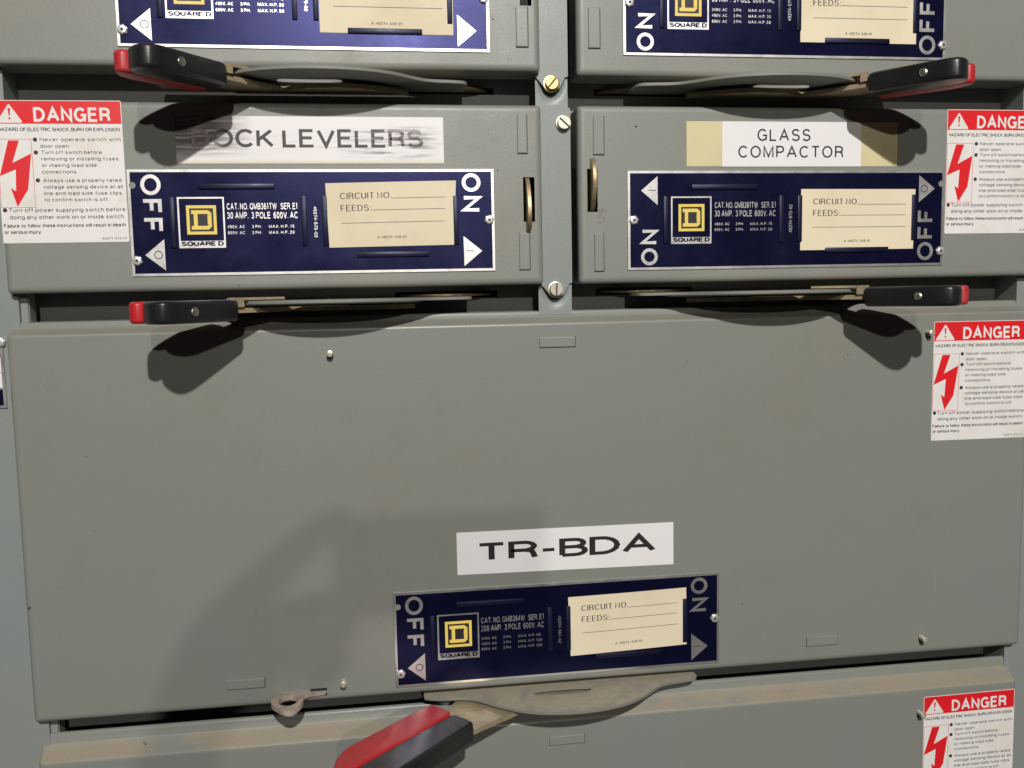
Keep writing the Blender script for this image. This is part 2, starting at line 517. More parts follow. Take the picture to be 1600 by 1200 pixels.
    G['-'] = (.30, [[(0, .42), (.30, .42)]])
    G['.'] = (.0, [[(0, -.02), (0, .10)]])
    G[','] = (.04, [[(.04, .08), (.0, -.16)]])
    G[':'] = (.0, [[(0, 0), (0, .11)], [(0, .58), (0, .69)]])
    return G


GL = _glyph_table()


def ribbon(bm, pts, w, y):
    pts = [p for i, p in enumerate(pts) if i == 0 or math.hypot(p[0] - pts[i - 1][0], p[1] - pts[i - 1][1]) > 1e-5]
    if len(pts) < 2:
        return
    closed = math.hypot(pts[0][0] - pts[-1][0], pts[0][1] - pts[-1][1]) < 1e-4
    if closed:
        pts = pts[:-1]
    n = len(pts)
    L, Rr = [], []
    for i in range(n):
        def nrm(a, b):
            dx, dy = b[0] - a[0], b[1] - a[1]
            d = math.hypot(dx, dy)
            return (-dy / d, dx / d)
        if closed or 0 < i < n - 1:
            n1, n2 = nrm(pts[i - 1], pts[i]), nrm(pts[i], pts[(i + 1) % n])
            mx, my = n1[0] + n2[0], n1[1] + n2[1]
            d = math.hypot(mx, my) or 1e-6
            mx, my = mx / d, my / d
            k = 1 / max(.42, mx * n1[0] + my * n1[1])
        else:
            mx, my = nrm(pts[0], pts[1]) if i == 0 else nrm(pts[n - 2], pts[n - 1])
            k = 1
        L.append(bm.verts.new((pts[i][0] + mx * k * w / 2, y, pts[i][1] + my * k * w / 2)))
        Rr.append(bm.verts.new((pts[i][0] - mx * k * w / 2, y, pts[i][1] - my * k * w / 2)))
    for i in range(n if closed else n - 1):
        j = (i + 1) % n
        bm.faces.new((L[i], L[j], Rr[j], Rr[i]))


def text(bm, body, x0, z0, x1, z1, y, rot=0, w=.14, gap=.32, ax=1.0):
    """stroke lettering fitted to the box x0..x1, z0 (baseline) .. z1 (cap height). w: stroke as a share of the cap height.
    rot: 0 level, -1 reads downwards, 1 reads upwards"""
    if rot == 0:
        Wd, Hh = x1 - x0, z1 - z0
    else:
        Wd, Hh = z1 - z0, x1 - x0
    st = w * Hh
    tot = 0.0
    pos = []
    for i, c in enumerate(body):
        if c == ' ':
            tot += .30
            continue
        pos.append((c, tot))
        tot += GL[c][0] + gap
    tot -= gap
    sx = (Wd / ax - st) / tot
    first = len(bm.verts)
    bm.verts.ensure_lookup_table()
    sy = Hh - st
    for c, px in pos:
        for k, pl in enumerate(GL[c][1]):
            pts = []
            for (u, v) in pl:
                a, b = st / 2 + (px + u) * sx, st / 2 + v * sy
                if rot == 0:
                    pts.append((x0 + a, z0 + b))
                elif rot == -1:
                    pts.append((x0 + b, z1 - a))
                else:
                    pts.append((x1 - b, z0 + a))
            ribbon(bm, pts, st, y - .0012 * k)
    if ax != 1.0:
        bm.verts.ensure_lookup_table()
        for v in bm.verts[first:]:
            if rot == 0:
                v.co.x = x0 + (v.co.x - x0) * ax
            elif rot == -1:
                v.co.z = z1 + (v.co.z - z1) * ax
            else:
                v.co.z = z0 + (v.co.z - z0) * ax


def flat(bm, pts, y):
    bm.faces.new([bm.verts.new((a, y, b)) for a, b in pts])


def rect(bm, x0, x1, z0, z1, y):
    flat(bm, [(x0, z0), (x1, z0), (x1, z1), (x0, z1)], y)


def frame_rect(bm, x0, x1, z0, z1, t, y):
    for a in ((x0, x1, z1 - t, z1), (x0, x1, z0, z0 + t), (x0, x0 + t, z0 + t, z1 - t), (x1 - t, x1, z0 + t, z1 - t)):
        rect(bm, *a, y)


def disc(bm, x, z, r, y, n=20):
    flat(bm, [(x + r * math.cos(2 * math.pi * i / n), z + r * math.sin(2 * math.pi * i / n)) for i in range(n)], y)


def annulus(bm, x, z, r0, r1, y, n=24):
    a = [bm.verts.new((x + r0 * math.cos(2 * math.pi * i / n), y, z + r0 * math.sin(2 * math.pi * i / n))) for i in range(n)]
    b = [bm.verts.new((x + r1 * math.cos(2 * math.pi * i / n), y, z + r1 * math.sin(2 * math.pi * i / n))) for i in range(n)]
    for i in range(n):
        bm.faces.new((a[i], a[(i + 1) % n], b[(i + 1) % n], b[i]))

# ------------------------------------------------------------------ door covers


def cover(unit, org, x0, x1, z0, z1, mat, top=0.45, holes=(), r=0.45, depth=3.15):
    """folded sheet steel cover. Face on y=0, returns go back to depth. top = height of the sloping top bend."""
    ox, oz = org
    bm = bmesh.new()
    if top > 0.6:
        ys = [0, .04, .12, .26, .5, .9, 1.22, 1.30, 1.37, 1.42, 1.6, depth]
        tp = [1.06, 1.0, .945, .895, .80, .63, .495, .43, .12, .03, 0, 0]
        tins = [t * top for t in tp]
    else:
        ys = [0, .04, .1, .2, .32, .45, 1.0, 1.7, depth]
        tins = None
    def circ(y):
        return r - math.sqrt(max(0, r * r - (r - y) ** 2)) if y < r else 0.0
    def loop(y, il, it, cr):
        xa, xb, za, zb = x0 + il, x1 - il, z0 + il, z1 - it
        pts = []
        for cx, cz, a0 in ((xb - cr, zb - cr, 0), (xa + cr, zb - cr, 90), (xa + cr, za + cr, 180), (xb - cr, za + cr, 270)):
            for k in range(5):
                a = math.radians(a0 + 90 * k / 4)
                pts.append((cx + cr * math.cos(a), cz + cr * math.sin(a)))
        return [bm.verts.new((px - ox, y, pz - oz)) for px, pz in pts]
    inset = r + 0.15
    it0 = (tins[0] + 0.15) if tins else inset
    loops = [loop(0, inset, it0, 0.0005)]
    for k, y in enumerate(ys):
        c = circ(y)
        loops.append(loop(y, c, tins[k] if tins else c, max(0.02, 0.32 - c * .6)))
    for a, b in zip(loops[:-1], loops[1:]):
        n = len(a)
        for i in range(n):
            bm.faces.new((a[i], a[(i + 1) % n], b[(i + 1) % n], b[i]))
    # face grid with real openings
    xa, xb, za, zb = x0 + inset, x1 - inset, z0 + inset, z1 - it0
    xs = sorted({xa, xb} | {h[0] for h in holes} | {h[1] for h in holes})
    zs = sorted({za, zb} | {h[2] for h in holes} | {h[3] for h in holes})
    for i in range(len(xs) - 1):
        for j in range(len(zs) - 1):
            cx, cz = (xs[i] + xs[i + 1]) / 2, (zs[j] + zs[j + 1]) / 2
            if any(h[0] < cx < h[1] and h[2] < cz < h[3] for h in holes):
                continue
            rect(bm, xs[i] - ox, xs[i + 1] - ox, zs[j] - oz, zs[j + 1] - oz, 0)
    for h in holes:       # sheet thickness round each opening
        a, b, c, d = h[0] - ox, h[1] - ox, h[2] - oz, h[3] - oz
        for q in (((a, 0, c), (b, 0, c), (b, .2, c), (a, .2, c)), ((a, 0, d), (b, 0, d), (b, .2, d), (a, .2, d)),
                  ((a, 0, c), (a, 0, d), (a, .2, d), (a, .2, c)), ((b, 0, c), (b, 0, d), (b, .2, d), (b, .2, c))):
            bm.faces.new([bm.verts.new(p) for p in q])
    bmesh.ops.remove_doubles(bm, verts=bm.verts[:], dist=0.0004)
    o = finish(bm, 'door_cover', mat, unit, smooth=True, angle=60)
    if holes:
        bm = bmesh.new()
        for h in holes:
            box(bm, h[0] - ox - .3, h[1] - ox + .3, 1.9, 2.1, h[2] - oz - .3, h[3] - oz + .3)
        finish(bm, 'interior_shade', M['dark'], unit)  # sheet behind each opening, its shade put into the colour
    return o


def knockouts(unit, org, items, first=[None]):
    for (x0, x1, z0, z1) in items:
        bm = bmesh.new()
        w, h = x1 - x0, z1 - z0
        # pressed tab, slightly proud, with shear line and edge shade painted below and to the right
        box(bm, -w / 2 + .05, w / 2 - .05, -.15, .02, -h / 2 + .04, h / 2 - .04, .075, 3)
        o = finish(bm, 'knockout_tab', M['paint'], unit, ((x0 + x1) / 2 - org[0], 0, (z0 + z1) / 2 - org[1]))
        bm = bmesh.new()
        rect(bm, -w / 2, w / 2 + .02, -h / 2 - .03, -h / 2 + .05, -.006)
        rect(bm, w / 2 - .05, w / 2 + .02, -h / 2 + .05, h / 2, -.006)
        finish(bm, 'groove_edge_shade', M['groove'], o)


M['groove'] = plain('groove_and_edge_shade', (0.085, 0.082, 0.07), 0.7)  # dark tone for painted tab shade, rivet holes and screw slots

# ------------------------------------------------------------------ nameplates
_mesh = {}


def shared(key, builder):
    if key not in _mesh:
        o = builder()
        _mesh[key] = o.data
        bpy.data.objects.remove(o)
    return _mesh[key]


def rivet_mesh():
    bm = bmesh.new()
    cyl_y(bm, 0, 0, .44, -.16, .0, 6, bev=.06, phase=.3)
    cyl_y(bm, 0, 0, .36, -.26, -.12, 20, bev=.08)
    return finish(bm, 'rivet', M['rivet'], smooth=True, angle=40)


def rivet_hole_mesh():
    bm = bmesh.new()
    disc(bm, 0, 0, .13, -.265)
    return finish(bm, 'rivet_hole', M['groove'])


def tab_mesh(w, h):
    bm = bmesh.new()
    box(bm, -w / 2, w / 2, -.17, 0, -h / 2, h / 2, .05, 2)
    return finish(bm, 'tab', M['navy_tab'], smooth=True)


def nameplate(unit, org, pos, kind, cat, rows, number):
    """kind 'A': OFF on the left; 'B': ON on the left"""
    x0, z0 = pos[0] - org[0], pos[1] - org[1]
    Wd, H = 30.0, 8.67
    bm = bmesh.new()
    box(bm, 0, Wd, -.10, 0, -H, 0, .03, 1)
    pl = finish(bm, 'nameplate', M['alu'], unit, (x0, -.02, z0))
    bm = bmesh.new()
    t = .24
    box(bm, t, Wd - t, -.107, -.09, -H + t, -t)
    finish(bm, 'blue_field', M['navy'], pl)
    y = -.112
    bm = bmesh.new()
    if kind == 'A':
        mk = (('off_lettering', 'OFF', (1.03, -5.12, 2.62, -.42), -1, .34), ('on_lettering', 'ON', (27.24, -3.60, 28.83, -.38), -1, .40))
        tr = ([(1.11, -6.93), (2.66, -5.66), (2.68, -8.2)], [(27.28, -5.67), (28.86, -6.94), (27.30, -8.22)])
    else:
        mk = (('on_lettering', 'ON', (1.2, -8.25, 2.72, -5.13), 1, .40), ('off_lettering', 'OFF', (27.42, -8.17, 29.0, -3.5), 1, .34))
        tr = ([(1.24, -1.74), (2.73, -.49), (2.73, -3.0)], [(27.47, -.44), (29.03, -1.67), (27.48, -2.9)])
    for nm_, tx, bx, rt, gp in mk:
        b2 = bmesh.new()
        text(b2, tx, *bx, y, rt, .185, gp)
        finish(b2, nm_, M['print'], pl)
    for pts in tr:
        b2 = bmesh.new()
        flat(b2, pts, y)
        finish(b2, 'arrow_triangle', M['print'], pl)
    lx0 = 7.75 if kind == 'A' else 7.96
    lx1 = 13.46 if kind == 'A' else 13.68
    text(bm, cat[0], lx0, -3.30, lx1, -2.77, y, 0, .17, .30, .50)
    text(bm, cat[1], lx0, -4.05, lx1, -3.50, y, 0, .17, .30, .52)
    for k, (a, b, c) in enumerate(rows):
        zb = -4.82 - .49 * k
        text(bm, a, lx0, zb, lx0 + 1.38, zb + .25, y, 0, .17, .38, .85)
        text(bm, b, lx0 + 1.95, zb, lx0 + 2.72, zb + .25, y, 0, .17, .38, .85)
        text(bm, c, lx0 + 3.32, zb, lx0 + (5.38 if len(c) < 13 else 5.5), zb + .25, y, 0, .17, .38, .85)
    if kind == 'A':
        text(bm, number, 14.76, -5.63, 15.03, -3.09, y, -1, .15)
    else:
        text(bm, number, 14.93, -5.50, 15.24, -3.02, y, 1, .15)
    finish(bm, 'rating_lettering', M['print'], pl)
    # navy marks printed on the triangles
    bm = bmesh.new()
    b3 = bmesh.new()
    if kind == 'A':
        annulus(b3, 2.15, -6.93, .27, .34, y - .004)
        rect(bm, 27.45, 28.12, -6.955, -6.895, y - .004)
    else:
        annulus(b3, 27.99, -1.67, .27, .34, y - .004)
        rect(bm, 1.9, 2.58, -1.75, -1.69, y - .004)
    # logo: square frame, yellow square and letter
    a = 3.83 if kind == 'A' else 3.95
    finish(bm, 'bar_mark', M['navy'], pl)
    finish(b3, 'circle_mark', M['navy'], pl)
    bm = bmesh.new()
    frame_rect(bm, a, a + 3.72, -6.40, -2.26, .13, y)
    rect(bm, a + .13, a + 3.59, -6.27, -5.82, y)
    lg = finish(bm, 'logo', M['print'], pl)
    bm = bmesh.new()
    text(bm, 'SQUARE D', a + .17, -6.24, a + 3.56, -5.86, y - .004, 0, .24, .26, 1.5)
    finish(bm, 'logo_name', M['navy'], pl)
    bm = bmesh.new()
    rect(bm, a + .68, a + 3.06, -5.30, -2.93, y)
    finish(bm, 'logo_ground', M['blackink'], pl)
    bm = bmesh.new()
    frame_rect(bm, a + .68, a + 3.06, -5.30, -2.93, .24, y - .004)
    # slab-serif D drawn as outline pieces
    X, Zt, Zb = a + 1.07, -3.33, -4.90
    w = .30
    rect(bm, X, X + 1.35, Zt - w, Zt, y - .004)
    rect(bm, X, X + 1.35, Zb, Zb + w, y - .004)
    rect(bm, X + .19, X + .19 + w, Zb + w, Zt - w, y - .004)
    flat(bm, [(X + 1.35, Zt), (X + 1.60, Zt - .24), (X + 1.60, Zt - .42), (X + 1.32, Zt - .36), (X + 1.27, Zt - w), (X + 1.35, Zt - w)], y - .004)
    flat(bm, [(X + 1.35, Zb), (X + 1.60, Zb + .24), (X + 1.60, Zb + .42), (X + 1.32, Zb + .36), (X + 1.27, Zb + w), (X + 1.35, Zb + w)][::-1], y - .004)
    rect(bm, X + 1.28, X + 1.60, Zb + .40, Zt - .40, y - .004)
    finish(bm, 'logo_letter', M['yellow'], pl)
    # louvred card tabs
    if kind == 'A':
        vt = [(3.40, -2.30, -6.35), (13.98, -2.20, -6.35), (15.68, -2.2, -6.37), (26.66, -2.26, -6.4)]
        ht = [(5.58, 11.66, -1.42), (18.2, 24.33, -7.13)]
    else:
        vt = [(3.45, -2.20, -6.38), (14.18, -2.20, -6.36), (15.92, -2.24, -6.32), (26.98, -2.22, -6.3)]
        ht = [(5.76, 12.0, -1.45), (18.39, 24.51, -7.12)]
    for cx, za, zb in vt:
        me = shared('vtab', lambda: tab_mesh(.42, 4.12))
        link('tab', me, pl, (cx, -.10, (za + zb) / 2))
    for xa, xb, cz in ht:
        me = shared('htab', lambda: tab_mesh(6.12, .44))
        link('tab', me, pl, ((xa + xb) / 2, -.10, cz))
    rv = [(.47, -7.39), (29.52, -4.31)] if kind == 'A' else [(.54, -4.29), (29.68, -7.36)]
    for (a_, b_) in rv:
        link('rivet', shared('rivet', rivet_mesh), pl, (a_, -.09, b_), (0, random.uniform(0, 3), 0))
        link('rivet_hole', shared('rivet_hole', rivet_hole_mesh), pl, (a_, -.09, b_))
    hx, hz = (.40, -1.3) if kind == 'A' else (29.66, -1.23)
    bm = bmesh.new()
    disc(bm, hx, hz, .27, y)
    finish(bm, 'screw_hole', M['paint'], pl)
    return pl


def card(pos, corners, label, curl=0.0):
    """cream paper card in the holder. corners local to the nameplate's top left corner, TL TR BR BL"""
    t = thing('circuit_card', label, 'paper card', (pos[0], -.135, pos[1]), 'blank circuit cards in the nameplates')
    bm = bmesh.new()
    TL, TR, BR, BL = corners
    nx = 8
    top = [(TL[0] + (TR[0] - TL[0]) * i / nx, TL[1] + (TR[1] - TL[1]) * i / nx) for i in range(nx + 1)]
    bot = [(BL[0] + (BR[0] - BL[0]) * i / nx, BL[1] + (BR[1] - BL[1]) * i / nx) for i in range(nx + 1)]
    f = [bm.verts.new((a, -.02 - curl * math.sin(math.pi * i / nx), b)) for i, (a, b) in enumerate(top)]
    g = [bm.verts.new((a, -.02 - curl * .6 * math.sin(math.pi * i / nx), b)) for i, (a, b) in enumerate(bot)]
    f2 = [bm.verts.new((v.co.x, v.co.y + .02, v.co.z)) for v in f]
    g2 = [bm.verts.new((v.co.x, v.co.y + .02, v.co.z)) for v in g]
    for i in range(nx):
        bm.faces.new((f[i], f[i + 1], g[i + 1], g[i]))
        bm.faces.new((f2[i], g2[i], g2[i + 1], f2[i + 1]))
        bm.faces.new((f[i], f2[i], f2[i + 1], f[i + 1]))
        bm.faces.new((g[i], g[i + 1], g2[i + 1], g2[i]))
    bm.faces.new((f[0], g[0], g2[0], f2[0]))
    bm.faces.new((f[nx], f2[nx], g2[nx], g[nx]))
    finish(bm, 'paper', M['cream'], t)
    bm = bmesh.new()
    def L(u, v):        # 0..1 across, 0..1 down
        a = (TL[0] + (TR[0] - TL[0]) * u, TL[1] + (TR[1] - TL[1]) * u)
        b = (BL[0] + (BR[0] - BL[0]) * u, BL[1] + (BR[1] - BL[1]) * u)
        return (a[0] + (b[0] - a[0]) * v, a[1] + (b[1] - a[1]) * v)
    tb = bmesh.new()
    text(tb, 'CIRCUIT NO.', .105, -.252, .50, -.155, 0, 0, .09)
    text(tb, 'FEEDS:', .105, -.44, .34, -.343, 0, 0, .09)
    text(tb, 'A-40274-348-01', .38, -.875, .615, -.835, 0, 0, .12)
    for (u0, u1, v) in ((.505, .92, .252), (.345, .92, .43), (.105, .92, .625)):
        for q in range(12):
            rect(tb, u0 + (u1 - u0) * q / 12, u0 + (u1 - u0) * (q + 1) / 12, -v - .004, -v + .004, 0)
    for v in tb.verts:
        u, w = v.co.x, -v.co.z
        p = L(u, w)
        v.co = Vector((p[0], -.032 + v.co.y - curl * math.sin(math.pi * min(1, max(0, u))) * (1 - .4 * w), p[1]))
    bm.free()
    finish(tb, 'lettering', M['greyink'], t)
    return t

# ------------------------------------------------------------------ operating handles


def guard_outline():
    front = [(2.5, .2), (2.9, -.1), (4.2, -.38), (6.2, -.52), (7.3, -1.15), (8.9, -2.75), (10.9, -4.2), (13.3, -4.95), (15.6, -5.15),
             (17.9, -4.95), (20.2, -4.25), (22.0, -3.1), (23.4, -1.7), (24.6, -.8), (26.9, -.55), (27.7, -.3), (27.9, .2)]
    return smooth_open(front, 2)


def guard_mesh(sx=1):
    bm = bmesh.new()
    fr = guard_outline()
    n = len(fr)
    outer = fr + [(27.9, 3.0), (2.5, 3.0)]
    hole = smooth_loop([(12.35, -.15), (12.2, -.9), (12.7, -1.45), (17.1, -1.45), (17.6, -.9), (17.45, -.15)], 2)
    es = []
    for lp in (outer, hole):
        vv = [bm.verts.new((sx * p, q, -.12)) for p, q in lp]
        es += [bm.edges.new((vv[i], vv[(i + 1) % len(vv)])) for i in range(len(vv))]
    bmesh.ops.triangle_fill(bm, use_beauty=True, use_dissolve=False, edges=es)
    r = bmesh.ops.extrude_face_region(bm, geom=bm.faces[:])
    bmesh.ops.translate(bm, verts=[g for g in r['geom'] if isinstance(g, bmesh.types.BMVert)], vec=(0, 0, .24))
    bmesh.ops.remove_doubles(bm, verts=bm.verts[:], dist=.001)
    return finish(bm, 'guard_plate', M['guard'], smooth=True, angle=40)


def lever_meshes(kind, sx):
    K = {}
    if kind == 'small':
        black = [(9.05, -4.7), (8.55, -4.2), (7.4, -3.0), (3.45, -7.4), (2.65, -8.65), (3.0, -9.5), (3.65, -10.2), (4.2, -10.45), (4.9, -10.3), (5.7, -9.4)]
        red = [(7.4, -3.0), (6.55, -2.1), (5.9, -2.0), (3.8, -4.2), (2.4, -5.6), (1.65, -6.7), (1.5, -7.8), (1.75, -8.6), (2.65, -8.65), (3.45, -7.4)]
        zt, zb = .28, -1.42
        arm = [(4.2, -6.2), (6.9, -2.3), (8.4, .2), (8.8, 1.2), (23.0, 1.2), (22.0, .5), (20.9, -.4), (19.0, -1.25), (17.1, -1.6), (14.9, -1.25),
               (12.7, .0), (11.0, -1.6), (8.9, -3.9), (6.3, -7.2)]
        top = [(7.9, -3.5), (8.2, -3.9), (8.9, -4.1), (12.2, -1.2), (11.2, -.7), (9.0, -1.9)]
        rx, ry, nd = 6.35, -8.5, (.78, -.62)
    else:
        black = [(6.45, -7.1), (4.72, -5.0), (-3.3, -12.75), (-4.6, -14.0), (-4.35, -15.0), (-3.2, -16.1), (-1.9, -16.0), (.3, -13.65)]
        red = [(4.72, -5.0), (3.15, -3.05), (2.7, -3.1), (-3.0, -8.45), (-4.2, -9.7), (-4.85, -11.3), (-4.95, -13.0), (-4.6, -14.0), (-3.3, -12.75)]
        zt, zb = .95, -.85
        arm = [(0, -9.0), (3.9, -3.4), (5.0, -.6), (6.0, 1.2), (22.5, 1.2), (21.0, -.2), (18.5, -1.1), (15.5, -1.2), (12.4, -1.5), (9.9, -3.4),
               (6.0, -6.1), (2.5, -9.5)]
        top = None
        rx, ry, nd = 1.5, -12.3, (.74, -.68)
    mir = lambda pts: [(sx * a, b) for a, b in pts]

    def round_corners(pts, r=.42):
        out = []
        n = len(pts)
        for i in range(n):
            p, a, b = Vector(pts[i]), Vector(pts[i - 1]), Vector(pts[(i + 1) % n])
            for q in (a, b):
                d = (q - p)
                out.append(tuple(p + d.normalized() * min(r, d.length * .33)))
        return out
    bm = bmesh.new()
    prism(bm, mir(round_corners(black)), zb, zt, 'z', .3 if kind == 'small' else .42, 5)
    K['black_grip'] = finish(bm, 'black_grip', M['blackplastic'], smooth=True, angle=50).data
    bm = bmesh.new()
    prism(bm, mir(round_corners(red)), zb + .05, zt - .02, 'z', .28 if kind == 'small' else .40, 5)
    K['red_grip'] = finish(bm, 'red_grip', M['redplastic'], smooth=True, angle=50).data
    bm = bmesh.new()
    zl = -.48 if kind == 'small' else -.46
    prism(bm, mir(arm), zl - .32, zl + .06 if kind == 'small' else zl + .1, 'z')
    if top:
        prism(bm, mir(top), .22, .42, 'z')
        prism(bm, mir([(7.9, -3.5), (8.9, -4.3), (9.3, -3.9), (8.4, -3.0)]), -.34, .42, 'z')
    K['lever_arm'] = finish(bm, 'lever_arm', M['lever'], smooth=True, angle=30).data
    # rivet through the grip, on its front face
    bm = bmesh.new()
    cyl_y(bm, 0, 0, .34, -.10, .15, 24, dome=.07 if sx < 0 else 0, bev=.05)
    if sx > 0:
        annulus(bm, 0, 0, .0001, .13, -.104)
    if kind == 'small':
        ang = math.atan2(nd[0] * sx, -nd[1])
        bmesh.ops.rotate(bm, verts=bm.verts[:], cent=(0, 0, 0), matrix=Matrix.Rotation(ang, 3, 'Z'))
        bmesh.ops.translate(bm, verts=bm.verts[:], vec=(sx * rx, ry, (zt + zb) / 2))
        K['grip_rivet'] = finish(bm, 'grip_rivet', M['steelrivet'], smooth=True, angle=40).data
    else:
        bm.free()
    for o in [o for o in C.objects if o.name.split('.')[0] in ('black_grip', 'red_grip', 'lever_arm', 'grip_rivet') and o.parent is None]:
        bpy.data.objects.remove(o)
    return K


M['lever'] = plain('lever_zinc', (0.60, 0.49, 0.32), 0.42, metal=0.4, var=0.35, bscale=220, bstr=0.5, dirt=((0.44, 0.36, 0.26), 0.7), dsc=50)
M['steelrivet'] = plain('nickel_rivet', (0.62, 0.58, 0.50), 0.32, metal=0.9, var=0.15)
_lev = {}


def handle(unit, org, xloc, z, kind, sx):
    """xloc: nameplate-left x (or mirrored origin)"""
    if (kind, sx) not in _lev:
        _lev[(kind, sx)] = lever_meshes(kind, sx)
    K = _lev[(kind, sx)]
    gm = shared(('guard', sx), lambda: guard_mesh(sx))
    L = (xloc - org[0], 0, z - org[1])
    link('guard_plate', gm, unit, L)
    arm = link('lever_handle', K['lever_arm'], unit, L)
    arm['label'] = 'padlockable operating lever with a red and black grip, thrown to OFF'
    for k in ('black_grip', 'red_grip', 'grip_rivet'):
        if k in K:
            link(k, K[k], arm)

# ------------------------------------------------------------------ padlock blades


def blade(unit, x, zc, org, prof, th=.3):
    bm = bmesh.new()
    prism(bm, smooth_loop(prof, 2), -th / 2, th / 2, 'x', .05, 1)
    return finish(bm, 'padlock_blade', M['bronze'], unit, (x - org[0], 0, zc - org[1]), smooth=True)


def stud(unit, org, x, z, ln=.9):
    bm = bmesh.new()
    y = .1
    k = 0
    prev = None
    seg = 14
    rings = []
    while y > -ln:
        rings.append((y, .29 if k % 2 else .24))
        y -= .06
        k += 1
    rings.append((-ln, .16))
    rings.append((-ln, .10))
    rings.append((-ln + .08, .08))
    for yy, rr in rings:
        cur = [bm.verts.new((rr * math.cos(2 * math.pi * i / seg), yy, rr * math.sin(2 * math.pi * i / seg))) for i in range(seg)]
        if prev:
            for i in range(seg):
                bm.faces.new((prev[i], prev[(i + 1) % seg], cur[(i + 1) % seg], cur[i]))
        prev = cur
    bm.faces.new(prev)
    finish(bm, 'threaded_stud', M['zinc'], unit, (x - org[0], 0, z - org[1]), smooth=True, angle=50)

# ------------------------------------------------------------------ CABINET


cab = thing('switchboard_cabinet', 'grey steel switchboard frame with dark recesses and brass screws between the switch covers', 'cabinet', (27, 4.6, -40))
CO = (27, 4.6, -40)


def cpart(bm, name, mat, smooth=False):
    for v in bm.verts:
        v.co -= Vector(CO)
    return finish(bm, name, mat, cab, smooth=smooth)


bm = bmesh.new(); box(bm, -70, 125, 6.0, 6.4, -75, 50); cpart(bm, 'back_panel', M['paint_recess_shade'])
bm = bmesh.new(); box(bm, -70, -17.9, 1.25, 1.6, -75, 50); box(bm, -18.1, -17.9, 1.6, 6.0, -75, 50); cpart(bm, 'side_frame', M['paint_frame'])
bm = bmesh.new(); box(bm, 71.9, 125, 1.25, 1.6, -75, 50); box(bm, 71.9, 72.1, 1.6, 6.0, -75, 50); cpart(bm, 'side_frame', M['paint_frame'])

GAPS = [(20.6, 24.4), (2.6, 6.3), (-33.0, -29.9)]


def recess(xa, xb, za, zb, slot):
    bm = bmesh.new()
    if slot:
        sa, sb, sc, sd = slot
        for q in ((xa, sa, za, zb), (sb, xb, za, zb), (sa, sb, za, sc), (sa, sb, sd, zb)):
            box(bm, q[0], q[1], 4.5, 4.7, q[2], q[3])
        bmesh.ops.remove_doubles(bm, verts=bm.verts[:], dist=.0005)
    else:
        box(bm, xa, xb, 4.5, 4.7, za, zb)
    cpart(bm, 'recess_panel', M['paint_recess_shade'])
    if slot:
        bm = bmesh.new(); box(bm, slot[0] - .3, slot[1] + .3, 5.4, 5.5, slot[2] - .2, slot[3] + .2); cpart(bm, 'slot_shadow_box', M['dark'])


for (za, zb), zd in zip(GAPS[:2], (23.77, 5.7)):
    recess(-17.9, 25.9, za, zb, (12.9, 22.2, zd - 1.05, zd - .45))
    recess(28.6, 71.9, za, zb, (31.4, 40.7, zd - 1.05, zd - .45))
recess(-17.9, 71.9, GAPS[2][0], GAPS[2][1], None)
bm = bmesh.new(); box(bm, -17.9, 71.9, 2.35, 2.5, -31.35, -29.5); cpart(bm, 'recess_lip', M['paint_recess_shade'])
# brass pivot discs showing in the slots
for zd in (23.77, 5.7):
    for cx in (17.4, 36.1):
        bm = bmesh.new()
        pts = [(cx + 4.4 * math.cos(math.radians(a)), 5.4 + 2.9 * math.sin(math.radians(a))) for a in range(180, 361, 12)]
        prism(bm, pts, zd - .88, zd - .68, 'z')
        cpart(bm, 'pivot_disc', M['bronze'])
# small ledge flanges left and right of the recesses
for za, zb in GAPS[1:]:
    bm = bmesh.new(); box(bm, -18.0, -17.35, 1.7, 1.9, za, zb); box(bm, -17.5, -17.3, 1.9, 3.3, za, zb); cpart(bm, 'recess_flange', M['paint_frame'])

# centre strip pieces with a V tongue at the lower end, and the scooped bracket behind it
def centre(ztop, zbot, xr=28.45):
    bm = bmesh.new()
    pts = [(25.2, ztop), (xr, ztop), (xr, zbot + 1.25), (xr - .25, zbot + 1.2), (xr - .75, zbot + .25), (xr - 1.3, zbot - .1), (xr - 1.9, zbot + .0),
           (xr - 2.45, zbot + .75), (xr - 2.9, zbot + 1.25), (25.2, zbot + 1.25)]
    prism(bm, pts, 1.0, 1.14, 'y')
    box(bm, xr - .12, xr, 1.14, 3.3, zbot + 1.4, ztop)
    cpart(bm, 'centre_strip', M['paint_frame'])
    # bracket: sheet with a dished concave face
    bm = bmesh.new()
    nx, nz = 12, 10
    g = []
    for j in range(nz + 1):
        row = []
        for i in range(nx + 1):
            u, v = i / nx, j / nz
            x = 25.45 + (xr - 25.45) * u
            z = zbot - 1.55 + 3.6 * v
            d = math.hypot((u - .5) / .42, (v - .72) / .52)
            y = 1.28 + .75 * max(0, 1 - d * d) ** 1.2
            row.append(bm.verts.new((x, y, z)))
        g.append(row)
    for j in range(nz):
        for i in range(nx):
            bm.faces.new((g[j][i], g[j][i + 1], g[j + 1][i + 1], g[j + 1][i]))
    for i in range(nx):
        a, b = g[0][i], g[0][i + 1]
        bm.faces.new((a, b, bm.verts.new((b.co.x, 3.2, b.co.z)), bm.verts.new((a.co.x, 3.2, a.co.z))))
    bmesh.ops.remove_doubles(bm, verts=bm.verts[:], dist=.0005)
    cpart(bm, 'screw_bracket', M['paint_frame'], smooth=True)


centre(50, 22.35, 28.3)
centre(20.95, 4.55)


